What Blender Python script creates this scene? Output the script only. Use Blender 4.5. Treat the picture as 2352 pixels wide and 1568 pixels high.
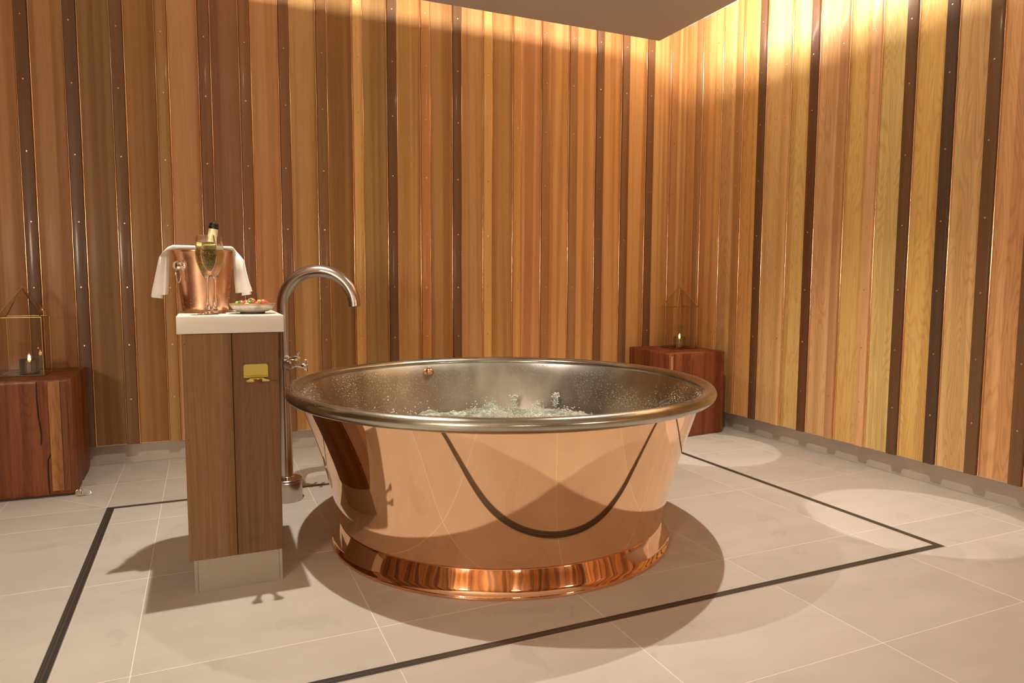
import bpy, bmesh, math, random
from mathutils import Vector, Matrix, noise as mnoise
PI = math.pi
random.seed(7)
scene = bpy.context.scene
for o in list(bpy.data.objects):
    bpy.data.objects.remove(o, do_unlink=True)
COL = scene.collection

# ------------------------------------------------------------------ camera
YAW, PITCH, ROLL = math.radians(23.8386), math.radians(4.933), math.radians(0.2456)
F = Vector((math.sin(YAW)*math.cos(PITCH), math.cos(YAW)*math.cos(PITCH), -math.sin(PITCH)))
Rt = Vector((math.cos(YAW), -math.sin(YAW), 0.0)); Up = Rt.cross(F)
R2 = math.cos(ROLL)*Rt + math.sin(ROLL)*Up; U2 = -math.sin(ROLL)*Rt + math.cos(ROLL)*Up
cam = bpy.data.cameras.new('camera'); cam.sensor_width = 36.0; cam.lens = 1602.7/2352*36
cam.clip_start = 0.02
co = bpy.data.objects.new('camera', cam); COL.objects.link(co)
co.matrix_world = Matrix(((R2.x, U2.x, -F.x, 0), (R2.y, U2.y, -F.y, 0), (R2.z, U2.z, -F.z, 1.0), (0, 0, 0, 1)))
scene.camera = co
# ------------------------------------------------------------------ world, exposure
w = bpy.data.worlds.new('world'); scene.world = w; w.use_nodes = True
w.node_tree.nodes['Background'].inputs[0].default_value = (1.0, 0.8, 0.6, 1)
w.node_tree.nodes['Background'].inputs[1].default_value = 0.0
vs = scene.view_settings
vs.view_transform = 'Standard'; vs.look = 'None'; vs.gamma = 1.0; vs.use_curve_mapping = False
vs.exposure = 0.62
# ------------------------------------------------------------------ lights of the room, and added fill
WARM = (1.0, 0.90, 0.77)
def spot(loc, target, watts, cone, blend, radius, color=WARM):
    l = bpy.data.lights.new('spot_lamp', 'SPOT'); l.energy = watts; l.spot_size = math.radians(cone)
    l.spot_blend = blend; l.shadow_soft_size = radius; l.color = color
    o = bpy.data.objects.new('spot_lamp', l); COL.objects.link(o)
    o.location = loc; d = Vector(target)-Vector(loc); o.rotation_euler = d.to_track_quat('-Z', 'Y').to_euler()
    return o
def area(loc, target, watts, sx, sy, color=WARM, roll=0):
    l = bpy.data.lights.new('strip_lamp', 'AREA'); l.shape = 'RECTANGLE'; l.size = sx; l.size_y = sy
    l.energy = watts; l.color = color
    o = bpy.data.objects.new('strip_lamp', l); COL.objects.link(o)
    o.location = loc; d = Vector(target)-Vector(loc)
    q = d.to_track_quat('-Z', 'Y'); o.rotation_euler = (q.to_matrix() @ Matrix.Rotation(roll, 3, 'Z')).to_euler()
    return o
RZ = 2.56                     # underside of the ceiling raft
DOWN = [(0.13, 2.51), (1.93, 2.49)]
for x, y in DOWN: spot((x, y, RZ-0.028), (x, y, 0), 119, 98, 1.0, 0.014)
for y in (3.33, 1.95): spot((2.98, y, 2.86), (2.75, y, 0), 75, 17.4, 0.06, 0.012)
# three globe lamps added out of view as frontal fill (fittings built further down)
FILL_GLOBES = [(0.1, -1.55, 1.25), (2.3, -1.55, 1.25), (-1.95, -0.7, 1.35)]
for g in FILL_GLOBES:
    l = bpy.data.lights.new('fill_lamp', 'POINT'); l.energy = (62, 150, 680)[FILL_GLOBES.index(g)]; l.color = (1.0, 0.87, 0.68); l.shadow_soft_size = 0.13
    o = bpy.data.objects.new('fill_lamp', l); COL.objects.link(o); o.location = g
# LED strips lying on the raft edges, washing the top of the boards
area((0.28, 3.74, 2.645), (0.28, 4.3, 2.625), 17, 4.9, 0.04)
area((2.66, 2.55, 2.675), (3.3, 2.55, 2.56), 26, 2.7, 0.06)

# ------------------------------------------------------------------ helpers
def link(name, me, mats=None, parent=None, loc=None):
    o = bpy.data.objects.new(name, me); COL.objects.link(o)
    if mats:
        for m in (mats if isinstance(mats, (list, tuple)) else [mats]): me.materials.append(m)
    if parent is not None: o.parent = parent
    if loc is not None: o.location = loc
    return o
def empty(name, label, cat, loc=(0, 0, 0), rotz=0, group=None):
    o = bpy.data.objects.new(name, None); COL.objects.link(o); o.location = loc; o.rotation_euler = (0, 0, rotz)
    o.empty_display_size = 0.05
    return tag(o, label, cat, group)
def tag(o, label, cat, group=None):
    o['label'] = label; o['category'] = cat
    if group: o['group'] = group
    return o
def struct(o, label=None, cat=None):
    o['kind'] = 'structure'
    if label: o['label'] = label
    if cat: o['category'] = cat
    return o
def me_from(name, verts, faces, smooth=False, sharp=None):
    me = bpy.data.meshes.new(name); me.from_pydata([tuple(v) for v in verts], [], faces); me.update()
    if smooth:
        for p in me.polygons: p.use_smooth = True
    return me
def finish(bm, name, smooth=False, angle=None):
    bmesh.ops.recalc_face_normals(bm, faces=bm.faces)
    me = bpy.data.meshes.new(name); bm.to_mesh(me); bm.free()
    if smooth or angle:
        for p in me.polygons: p.use_smooth = True
    if angle: me.set_sharp_from_angle(angle=math.radians(angle))
    return me
def box_bm(bm, x0, x1, y0, y1, z0, z1, bev=0.0, seg=1):
    r = bmesh.ops.create_cube(bm, size=1.0); vs_ = r['verts']
    for v in vs_:
        v.co = Vector((x0+(v.co.x+.5)*(x1-x0), y0+(v.co.y+.5)*(y1-y0), z0+(v.co.z+.5)*(z1-z0)))
    if bev > 0:
        es = {e for v in vs_ for e in v.link_edges}
        bmesh.ops.bevel(bm, geom=list(es), offset=bev, segments=seg, profile=0.5, affect='EDGES')
def box(name, x0, x1, y0, y1, z0, z1, mat, parent=None, bev=0.0, seg=1, smooth=False):
    bm = bmesh.new(); cx, cy, cz = (x0+x1)/2, (y0+y1)/2, (z0+z1)/2
    box_bm(bm, x0-cx, x1-cx, y0-cy, y1-cy, z0-cz, z1-cz, bev, seg)
    return link(name, finish(bm, name, angle=35 if bev else None), mat, parent, (cx, cy, cz))
def lathe_me(name, prof, n=64, closed=False, smooth=True, cap0=False, cap1=False, angle=40):
    """prof: list of (r, z). Revolve around Z."""
    bm = bmesh.new(); rings = []
    for r, z in prof:
        if r < 1e-6: rings.append([bm.verts.new((0, 0, z))])
        else: rings.append([bm.verts.new((r*math.cos(2*PI*i/n), r*math.sin(2*PI*i/n), z)) for i in range(n)])
    pairs = list(zip(rings, rings[1:]))
    if closed: pairs.append((rings[-1], rings[0]))
    for a, b in pairs:
        for i in range(n):
            j = (i+1) % n
            if len(a) == 1 and len(b) == 1: continue
            if len(a) == 1: bm.faces.new((a[0], b[i], b[j]))
            elif len(b) == 1: bm.faces.new((a[i], a[j], b[0]))
            else: bm.faces.new((a[i], a[j], b[j], b[i]))
    if cap0 and len(rings[0]) > 1: bm.faces.new(rings[0])
    if cap1 and len(rings[-1]) > 1: bm.faces.new(rings[-1])
    return finish(bm, name, angle=angle if smooth else None)
def sweep_bm(bm, pts, rad, n=12, closed=False, cap=True, flat=None):
    """tube along pts. rad float or list; flat: list of (ra, rb) ellipse radii in the frame."""
    pts = [Vector(p) for p in pts]; N = len(pts); rings = []
    up = None
    for i, p in enumerate(pts):
        if closed: t = pts[(i+1) % N]-pts[i-1]
        else: t = pts[min(i+1, N-1)]-pts[max(i-1, 0)]
        t.normalize()
        if up is None:
            up = Vector((0, 0, 1)) if abs(t.z) < 0.9 else Vector((1, 0, 0))
        u = t.cross(up)
        if u.length < 1e-6: u = t.cross(Vector((0, 1, 0)))
        u.normalize(); v = u.cross(t).normalized(); up = v
        r = rad[i] if isinstance(rad, (list, tuple)) else rad
        ra, rb = flat[i] if flat else (r, r)
        rings.append([bm.verts.new(p + u*ra*math.cos(2*PI*k/n) + v*rb*math.sin(2*PI*k/n)) for k in range(n)])
    for a, b in zip(rings, rings[1:]+([rings[0]] if closed else [])):
        for k in range(n):
            bm.faces.new((a[k], a[(k+1) % n], b[(k+1) % n], b[k]))
    if cap and not closed:
        bm.faces.new(rings[0]); bm.faces.new(rings[-1])
def tube(name, pts, rad, mat, parent=None, n=12, closed=False, loc=None):
    bm = bmesh.new(); sweep_bm(bm, pts, rad, n, closed)
    return link(name, finish(bm, name, angle=50), mat, parent, loc)

# ------------------------------------------------------------------ materials
def woodcol(c, k=1.0):
    r, g, b = lin(c); g /= 0.79; b /= 0.68; k = min(k, 0.86/max(r, g, b)); return (r*k, g*k, b*k)
def lin(c): return tuple(((v/255)/12.92 if v/255 <= 0.04045 else ((v/255+0.055)/1.055)**2.4) for v in c)
def newmat(name):
    m = bpy.data.materials.new(name); m.use_nodes = True; nt = m.node_tree
    return m, nt, nt.nodes['Principled BSDF']
def N(nt, t, **k):
    n = nt.nodes.new(t)
    for a, b in k.items(): setattr(n, a, b)
    return n
def setv(b, **k):
    names = dict(rough='Roughness', metal='Metallic', spec='Specular IOR Level', coat='Coat Weight', coatr='Coat Roughness',
                 trans='Transmission Weight', ior='IOR', alpha='Alpha', sheen='Sheen Weight', sss='Subsurface Weight')
    for a, v in k.items():
        if a == 'color': b.inputs['Base Color'].default_value = (*v, 1)
        elif a == 'emit': b.inputs['Emission Color'].default_value = (*v[0], 1); b.inputs['Emission Strength'].default_value = v[1]
        else: b.inputs[names[a]].default_value = v
def plain(name, color, **k):
    m, nt, b = newmat(name); setv(b, color=color, **k); return m
def coords(nt, scale, rnd=True):
    tc = N(nt, 'ShaderNodeTexCoord'); mp = N(nt, 'ShaderNodeMapping'); mp.inputs['Scale'].default_value = scale
    if rnd:
        oi = N(nt, 'ShaderNodeObjectInfo'); mu = N(nt, 'ShaderNodeMath', operation='MULTIPLY'); mu.inputs[1].default_value = 37.0
        nt.links.new(oi.outputs['Random'], mu.inputs[0])
        ad = N(nt, 'ShaderNodeVectorMath', operation='ADD')
        nt.links.new(tc.outputs['Object'], ad.inputs[0]); nt.links.new(mu.outputs[0], ad.inputs[1])
        nt.links.new(ad.outputs[0], mp.inputs['Vector'])
    else: nt.links.new(tc.outputs['Object'], mp.inputs['Vector'])
    return mp
def noise_node(nt, scale, s=1.0, det=3, dist=0.0, rnd=True, rough=0.5):
    mp = coords(nt, scale, rnd); n = N(nt, 'ShaderNodeTexNoise'); n.inputs['Scale'].default_value = s
    n.inputs['Detail'].default_value = det; n.inputs['Distortion'].default_value = dist; n.inputs['Roughness'].default_value = rough
    nt.links.new(mp.outputs[0], n.inputs['Vector']); return n
def maprange(nt, src, a, b, c, d):
    m = N(nt, 'ShaderNodeMapRange'); m.inputs[1].default_value = a; m.inputs[2].default_value = b
    m.inputs[3].default_value = c; m.inputs[4].default_value = d; nt.links.new(src, m.inputs[0]); return m.outputs[0]
def mathn(nt, op, a, b):
    m = N(nt, 'ShaderNodeMath', operation=op)
    for i, v in enumerate((a, b)):
        if isinstance(v, (int, float)): m.inputs[i].default_value = v
        else: nt.links.new(v, m.inputs[i])
    return m.outputs[0]
def bumpn(nt, b, src, strength, dist=0.01):
    bp = N(nt, 'ShaderNodeBump'); bp.inputs['Strength'].default_value = strength; bp.inputs['Distance'].default_value = dist
    nt.links.new(src, bp.inputs['Height']); nt.links.new(bp.outputs[0], b.inputs['Normal']); return bp
def wood(name, band=0.35, fine=0.25, figure=0.0, rough=0.38, coat=0.25, dark=(0.55, 0.42, 0.30), coatr=0.18, knots=False):
    m, nt, b = newmat(name); oi = N(nt, 'ShaderNodeObjectInfo')
    n1 = noise_node(nt, (15, 15, 0.16), 1.0, 2.2, 0.5)      # broad sap / heart bands
    n2 = noise_node(nt, (110, 110, 2.2), 1.0, 4, 0.4, rough=0.65)   # fine grain
    f = mathn(nt, 'ADD', maprange(nt, n1.outputs[0], 0.46, 0.57, 0.0, band), maprange(nt, n2.outputs[0], 0.3, 0.75, 0.0, fine))
    if figure > 0:
        mp = coords(nt, (1, 1, 0.11)); n3 = N(nt, 'ShaderNodeTexNoise'); n3.inputs['Scale'].default_value = 12; n3.inputs['Detail'].default_value = 1.2
        nt.links.new(mp.outputs[0], n3.inputs['Vector'])
        s = mathn(nt, 'SINE', mathn(nt, 'MULTIPLY', n3.outputs[0], 120.0), 0)
        f = mathn(nt, 'ADD', f, maprange(nt, s, 0.0, 1.0, 0.0, figure))
    mix = N(nt, 'ShaderNodeMix', data_type='RGBA', blend_type='MULTIPLY')
    nt.links.new(f, mix.inputs['Factor']); nt.links.new(oi.outputs['Color'], mix.inputs['A'])
    mix.inputs['B'].default_value = (*dark, 1)
    nt.links.new(mix.outputs['Result'], b.inputs['Base Color'])
    setv(b, rough=rough, coat=coat, coatr=coatr, spec=0.3)
    nb = noise_node(nt, (3, 3, 5), 1.0, 2)
    hh = mathn(nt, 'ADD', mathn(nt, 'MULTIPLY', n2.outputs[0], 0.12), nb.outputs[0])
    bumpn(nt, b, hh, 0.25, 0.004)
    return m
M = {}
M['board'] = wood('cedar_board', band=0.5, fine=0.3, figure=0.06, coat=0.03, rough=0.48)
M['board_fig'] = wood('cedar_board_figured', band=0.35, fine=0.3, figure=0.22, rough=0.45, coat=0.10)
M['batten'] = wood('cedar_batten', band=0.3, fine=0.3, figure=0.08, rough=0.42, coat=0.12, coatr=0.12)

M['teak'] = wood('pedestal_wood', band=0.28, fine=0.5, figure=0.1, rough=0.5, coat=0.1, dark=(0.4, 0.3, 0.22))
M['block'] = wood('timber_block_wood', band=0.5, fine=0.55, figure=0.2, rough=0.55, coat=0.08, dark=(0.45, 0.3, 0.2))
M['endgrain'] = wood('end_grain', band=0.5, fine=0.5, rough=0.7, coat=0.0)

def tilemat(name, base, var=0.05, rough=0.42):
    m, nt, b = newmat(name); n = noise_node(nt, (1, 1, 1), 2.3, 5, 0.6); n2 = noise_node(nt, (0.35, 1.6, 1), 9.0, 4, 0.2)
    oi = N(nt, 'ShaderNodeObjectInfo')
    v = mathn(nt, 'ADD', maprange(nt, n.outputs[0], 0.3, 0.7, 1-var, 1+var), maprange(nt, n2.outputs[0], 0.35, 0.8, 0.02, -0.05))
    v = mathn(nt, 'ADD', v, maprange(nt, oi.outputs['Random'], 0, 1, -0.025, 0.025))
    # small dried water marks and flecks with shapes of their own
    n3 = noise_node(nt, (1, 1, 1), 3.1, 2, 1.2)
    v = mathn(nt, 'ADD', v, maprange(nt, n3.outputs[0], 0.625, 0.635, 0.0, -0.07))
    n4 = noise_node(nt, (14, 60, 1), 1.0, 2, 0.3)
    v = mathn(nt, 'ADD', v, maprange(nt, n4.outputs[0], 0.73, 0.8, 0.0, -0.10))
    cm = N(nt, 'ShaderNodeMix', data_type='RGBA', blend_type='MULTIPLY'); cm.inputs['Factor'].default_value = 1.0
    cb = N(nt, 'ShaderNodeCombineColor'); 
    for i in range(3): nt.links.new(v, cb.inputs[i])
    cm.inputs['A'].default_value = (*base, 1); nt.links.new(cb.outputs[0], cm.inputs['B'])
    nt.links.new(cm.outputs['Result'], b.inputs['Base Color']); setv(b, rough=rough, spec=0.35)
    bumpn(nt, b, n2.outputs[0], 0.08, 0.002); return m
M['tile'] = tilemat('floor_stone_tile', (0.53, 0.495, 0.45))
M['skirt'] = tilemat('skirting_tile', (0.50, 0.45, 0.40))
M['plinth'] = tilemat('plinth_stone', (0.36, 0.32, 0.27))
M['grout'] = plain('pale_grout', (0.80, 0.74, 0.66), rough=0.9)
M['grout2'] = plain('skirting_grout', (0.66, 0.60, 0.52), rough=0.9)
M['plaster'] = plain('ceiling_plaster', (0.60, 0.55, 0.50), rough=0.85)
M['backing'] = plain('wall_backing', (0.10, 0.07, 0.05), rough=0.9)
M['steel_edge'] = plain('drain_steel_edge', (0.75, 0.70, 0.62), metal=0.8, rough=0.45)
M['drain_dark'] = plain('drain_dark', (0.035, 0.03, 0.027), rough=0.5)
M['drain_bar'] = plain('drain_grate_bar', (0.12, 0.105, 0.09), rough=0.4, metal=0.5)

def metal(name, color, rough, bump=0.0, bscale=(3, 3, 3), bd=0.01, aniso=0.0, speck=0.0):
    m, nt, b = newmat(name); setv(b, color=color, metal=1.0, rough=rough)
    if bump > 0:
        n = noise_node(nt, bscale, 1.0, 2, rnd=False); bumpn(nt, b, n.outputs[0], bump, bd)
    return m
M['copper'] = metal('polished_copper', (0.93, 0.60, 0.37), 0.045, 0.05, (2.2, 2.2, 3), 0.02)
M['copper_base'] = metal('dented_copper', (0.90, 0.52, 0.31), 0.06, 0.30, (6, 6, 5), 0.012)
M['copper_fit'] = metal('copper_fitting', (0.95, 0.52, 0.30), 0.10)
M['copper_bucket'] = metal('bucket_copper', (0.95, 0.58, 0.38), 0.27, 0.03, (20, 20, 20), 0.004)
def nickel(name, rough):
    m, nt, b = newmat(name); setv(b, metal=1.0)
    n = noise_node(nt, (3, 3, 2.2), 1.0, 3, 0.4, rnd=False)
    cr = N(nt, 'ShaderNodeMix', data_type='RGBA'); nt.links.new(maprange(nt, n.outputs[0], 0.35, 0.65, 0, 1), cr.inputs['Factor'])
    cr.inputs['A'].default_value = (0.36, 0.335, 0.305, 1); cr.inputs['B'].default_value = (0.58, 0.57, 0.48, 1)
    nt.links.new(cr.outputs['Result'], b.inputs['Base Color'])
    nt.links.new(maprange(nt, n.outputs[0], 0.3, 0.7, rough*0.8, rough*1.25), b.inputs['Roughness'])
    n2 = noise_node(nt, (260, 260, 260), 1.0, 1, rnd=False); bumpn(nt, b, n2.outputs[0], 0.04, 0.0010)
    return m
M['nickel'] = nickel('nickel_lining', 0.30)
M['nickel_rim'] = nickel('nickel_rim', 0.22)
M['brushed'] = metal('brushed_steel', (0.56, 0.48, 0.43), 0.24, 0.04, (200, 200, 3), 0.002)
M['chrome'] = metal('polished_chrome', (0.86, 0.82, 0.76), 0.06)
M['copper_trim'] = metal('copper_edge_trim', (0.86, 0.52, 0.31), 0.22, 0.5, (60, 60, 22), 0.0012)
M['brass'] = metal('lantern_brass', (0.55, 0.38, 0.17), 0.30)
M['brass_dark'] = plain('lantern_base_metal', (0.06, 0.04, 0.025), metal=0.7, rough=0.4)
M['brass_plate'] = metal('satin_brass', (0.64, 0.53, 0.15), 0.38)
M['screw'] = metal('copper_screw', (0.85, 0.60, 0.45), 0.25)
M['corian'] = plain('white_solid_surface', (0.70, 0.66, 0.58), rough=0.35)
M['linen'] = plain('white_linen', (0.86, 0.84, 0.80), rough=0.9, sheen=0.3)
M['ceramic'] = None
def thin_glass(name, tint=(1, 1, 1), refl=1.0, base=0.03):
    m = bpy.data.materials.new(name); m.use_nodes = True; nt = m.node_tree; nt.nodes.clear()
    out = N(nt, 'ShaderNodeOutputMaterial'); tr = N(nt, 'ShaderNodeBsdfTransparent'); tr.inputs[0].default_value = (*tint, 1)
    gl = N(nt, 'ShaderNodeBsdfGlossy'); gl.inputs['Roughness'].default_value = 0.02; gl.inputs[0].default_value = (1, 1, 1, 1)
    lw = N(nt, 'ShaderNodeLayerWeight'); lw.inputs[0].default_value = 0.5
    pw = mathn(nt, 'POWER', lw.outputs['Facing'], 3.0)
    fac = mathn(nt, 'ADD', mathn(nt, 'MULTIPLY', pw, 0.6*refl), base)
    mx = N(nt, 'ShaderNodeMixShader'); nt.links.new(fac, mx.inputs[0]); nt.links.new(tr.outputs[0], mx.inputs[1])
    nt.links.new(gl.outputs[0], mx.inputs[2]); nt.links.new(mx.outputs[0], out.inputs[0]); return m
M['pane'] = thin_glass('lantern_pane_glass', (0.93, 0.91, 0.86), 0.25, 0.04)
M['crystal'] = thin_glass('holder_glass', (0.97, 0.97, 0.95), 1.0, 0.05)
M['flute'] = plain('drinking_glass', (1, 1, 1), rough=0.0, trans=1.0, ior=1.45)
M['smoked'] = thin_glass('smoked_holder_glass', (0.55, 0.42, 0.26), 0.6, 0.10)
M['holder_gold'] = thin_glass('gilded_holder_glass', (0.30, 0.19, 0.06), 0.5, 0.30)
M['wine'] = plain('champagne', (0.97, 0.80, 0.36), rough=0.03, trans=0.95, ior=1.12)
M['wine2'] = plain('champagne_paler', (0.97, 0.82, 0.42), rough=0.05, trans=0.88, ior=1.12)
M['foam'] = plain('champagne_foam', (0.92, 0.85, 0.62), rough=0.7)
M['bubble'] = plain('bubbles', (0.98, 0.93, 0.70), rough=0.1, spec=0.8)
M['droplet'] = plain('condensation', (0.85, 0.78, 0.68), rough=0.05, metal=0.6)

# ------------------------------------------------------------------ setting: shell
X0, X1, Y0, Y1 = -2.2, 3.298, -1.8, 4.283          # tile faces of the skirting
PB, PT = 0.114, 2.831                              # bottom and top of the boards
OVER, BT = 0.038, 0.018                            # board overhang over skirting, batten thickness
def shell(name, a, b, c, d, e, f, mat):
    return struct(box(name, a, b, c, d, e, f, mat))
wall_back = shell('wall_back', X0-0.2, X1+0.2, Y1+0.012, Y1+0.15, -0.05, 2.95, M['plaster'])
wall_right = shell('wall_right', X1+0.012, X1+0.15, Y0-0.2, Y1+0.012, -0.05, 2.95, M['plaster'])
wall_left = shell('wall_left', X0-0.15, X0-0.012, Y0-0.2, Y1+0.012, -0.05, 2.95, M['plaster'])
wall_front = shell('wall_front', X0-0.012, X1+0.012, Y0-0.15, Y0-0.012, -0.05, 2.95, M['plaster'])
ceil_up = shell('ceiling.001', X0-0.15, X1+0.15, Y0-0.15, Y1+0.15, 2.95, 3.0, M['plaster'])
raft = shell('ceiling', X0-0.01, 2.764, Y0-0.01, 3.905, RZ, RZ+0.06, M['plaster'])
struct(wall_back, 'wall clad with vertical cedar boards and battens behind the bath', 'wall')
struct(wall_right, 'wall clad with pale cedar boards and dark battens, right of the bath', 'wall')
struct(raft, 'dropped ceiling raft with light spilling past its edges', 'ceiling')

# floor -----------------------------------------------------------------
floor = struct(box('floor', X0-0.15, X1+0.15, Y0-0.15, Y1+0.15, -0.08, -0.0005, M['grout']),
               'large pale beige stone tile floor with a slot drain frame', 'floor')
CX0, CX1, CY0, CY1 = -0.418, 2.562, 1.692, 3.462    # outer outline of the slot drain
CWD = 0.034
ix0, ix1, iy0, iy1 = CX0+CWD, CX1-CWD, CY0+CWD, CY1-CWD
def clip(poly, n, d):
    out = []
    for i in range(len(poly)):
        a, b = poly[i], poly[(i+1) % len(poly)]
        da = a[0]*n[0]+a[1]*n[1]-d; db = b[0]*n[0]+b[1]*n[1]-d
        if da <= 0: out.append(a)
        if (da < 0 < db) or (db < 0 < da):
            t = da/(da-db); out.append((a[0]+t*(b[0]-a[0]), a[1]+t*(b[1]-a[1])))
    return out
def tile_piece(poly, parent, mat=M['tile'], ztop=0.0, gap=0.0011):
    if len(poly) < 3: return
    area_ = abs(sum(poly[i][0]*poly[(i+1) % len(poly)][1]-poly[(i+1) % len(poly)][0]*poly[i][1] for i in range(len(poly))))/2
    if area_ < 4e-4: return
    sgn = sum(poly[i][0]*poly[(i+1) % len(poly)][1]-poly[(i+1) % len(poly)][0]*poly[i][1] for i in range(len(poly)))
    if sgn < 0: poly = poly[::-1]
    poly = [p for i, p in enumerate(poly) if math.hypot(p[0]-poly[i-1][0], p[1]-poly[i-1][1]) > 1e-5]
    cx = sum(p[0] for p in poly)/len(poly); cy = sum(p[1] for p in poly)/len(poly)
    def inset(d):
        out = []; m_ = len(poly)
        for i in range(m_):
            p0, p1, p2 = Vector(poly[i-1]), Vector(poly[i]), Vector(poly[(i+1) % m_])
            a_ = (p1-p0).normalized(); b_ = (p2-p1).normalized(); na = Vector((-a_.y, a_.x)); nb_ = Vector((-b_.y, b_.x))
            den = 1+na.dot(nb_); q = p1+(na+nb_)*(d/max(den, 0.3)); out.append((q.x-cx, q.y-cy))
        return out
    m_ = len(poly); A, B = inset(gap+0.0008), inset(gap)
    V = [(*p, 0.0) for p in A]+[(*p, -0.0006) for p in B]+[(*p, -0.012) for p in B]
    Fc = [tuple(range(m_))]
    for i in range(m_):
        j = (i+1) % m_; Fc += [(m_+i, m_+j, j, i), (2*m_+i, 2*m_+j, m_+j, m_+i)]
    me = me_from('tile', V, Fc)
    return link('tile', me, mat, parent, (cx, cy, ztop))
GX = [-0.199+0.6345*k for k in range(-4, 7)]; GY = [1.931+0.642*k for k in range(-7, 5)]
def grid_region(xs, ys, box_, extra=None):
    for x0, x1 in zip(xs, xs[1:]):
        for y0, y1 in zip(ys, ys[1:]):
            p = [(x0, y0), (x1, y0), (x1, y1), (x0, y1)]
            p = clip(p, (1, 0), box_[1]); p = clip(p, (-1, 0), -box_[0]) if p else p
            p = clip(p, (0, 1), box_[3]) if p else p; p = clip(p, (0, -1), -box_[2]) if p else p
            if not p: continue
            if extra:
                for s in (1, -1):
                    q = clip(list(p), (s*extra[0], s*extra[1]), s*extra[2])
                    if len(q) >= 3: tile_piece(q, floor)
            else: tile_piece(p, floor)
fx0, fx1, fy0, fy1 = X0-0.012, X1+0.012, Y0-0.012, Y1+0.012
GXR = GX[:8]+[3.058, 3.7]
grid_region(GX, GY, (ix0, ix1, iy0, iy1))                                   # inside the frame
grid_region(GX, GY, (fx0, fx1, fy0, CY0))                                   # towards the camera
grid_region([-3.0]+[2.562, 3.058, 3.7], GY, (CX1, fx1, CY0, CY1))           # right of it
grid_region(GX, [y+0.03 for y in GY], (fx0, CX0, CY0, CY1))                 # left of it
grid_region(GX, GY, (CX0, fx1, CY1, fy1))                                   # behind it
grid_region(GX, GY, (fx0, CX0, CY1, fy1), extra=(0.7071, 0.7071, 0.7071*(CX0+CY1)))   # mitred corner
# slot drain -------------------------------------------------------------
drain = empty('slot_drain', 'narrow dark slot drain set in the floor tiles around the bath', 'drain', (0, 0, 0))
def frame_strip(name, o, wdt, z0, z1, mat):
    """a rectangular ring: outer outline inset by o, width wdt"""
    a = (CX0+o, CX1-o, CY0+o, CY1-o); b = (a[0]+wdt, a[1]-wdt, a[2]+wdt, a[3]-wdt)
    V = []; Fc = []
    for z in (z0, z1):
        for q in (a, b): V += [(q[0], q[2], z), (q[1], q[2], z), (q[1], q[3], z), (q[0], q[3], z)]
    for i in range(4):
        j = (i+1) % 4
        Fc += [(i, j, 4+j, 4+i), (8+i, 12+i, 12+j, 8+j), (i, 8+i, 8+j, j), (4+i, 4+j, 12+j, 12+i)]
    bm = bmesh.new(); vv = [bm.verts.new(v) for v in V]
    for f in Fc: bm.faces.new([vv[k] for k in f])
    return link(name, finish(bm, name), mat, drain)
frame_strip('trough', 0.0, CWD, -0.0004, -0.0001, M['drain_dark'])
frame_strip('edge_strip', 0.0, 0.0025, -0.0001, 0.0008, M['steel_edge'])
frame_strip('edge_strip', CWD-0.0025, 0.0025, -0.0001, 0.0008, M['steel_edge'])
frame_strip('grate_bar', 0.0145, 0.0045, -0.0001, 0.0004, M['drain_bar'])
frame_strip('grate_bar', 0.0065, 0.0030, -0.0001, 0.0002, M['drain_bar'])

# skirting ------------------------------------------------------------------
bb_back = struct(box('baseboard_back', X0, X1, Y1+0.0015, Y1+0.012, 0.0, 0.112, M['grout2']), 'beige tile skirting under the back wall', 'baseboard')
bb_right = struct(box('baseboard_right', X1+0.0015, X1+0.012, Y0, Y1, 0.0, 0.112, M['grout2']), 'beige tile skirting under the right wall', 'baseboard')
def skirt(parent, a, b, back):
    g = 0.0014
    if back: box('tile', a+g, b-g, Y1, Y1+0.004, 0.001, 0.1105, M['skirt'], None, 0.0006).parent = parent
    else: box('tile', X1, X1+0.004, a+g, b-g, 0.001, 0.1105, M['skirt'], None, 0.0006).parent = parent
for p in (bb_back, bb_right): p['fix'] = 1
def reparent(o, p):
    o.parent = p; o.matrix_parent_inverse = Matrix.Translation(-Vector(p.location))
x = -0.547-0.6345*3
for k in range(10):
    a, b = max(x, X0), min(x+0.6345, X1)
    if b-a > 0.02:
        t_ = box('tile', a+0.0014, b-0.0014, Y1, Y1+0.004, 0.001, 0.1105, M['skirt'], None, 0.0006); reparent(t_, bb_back)
    x += 0.6345
y = 3.66+0.66
for k in range(11):
    a, b = max(y-0.662, Y0), min(y, Y1-0.002)
    if b-a > 0.02:
        t_ = box('tile', X1, X1+0.004, a+0.0014, b-0.0014, 0.001, 0.1105, M['skirt'], None, 0.0006); reparent(t_, bb_right)
    y -= 0.662
for p in (bb_back, bb_right): del p['fix']
# tiles of the floor are children of a box whose origin is not (0,0,0)
for ch in floor.children: ch.matrix_parent_inverse = Matrix.Translation(-Vector(floor.location))

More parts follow.
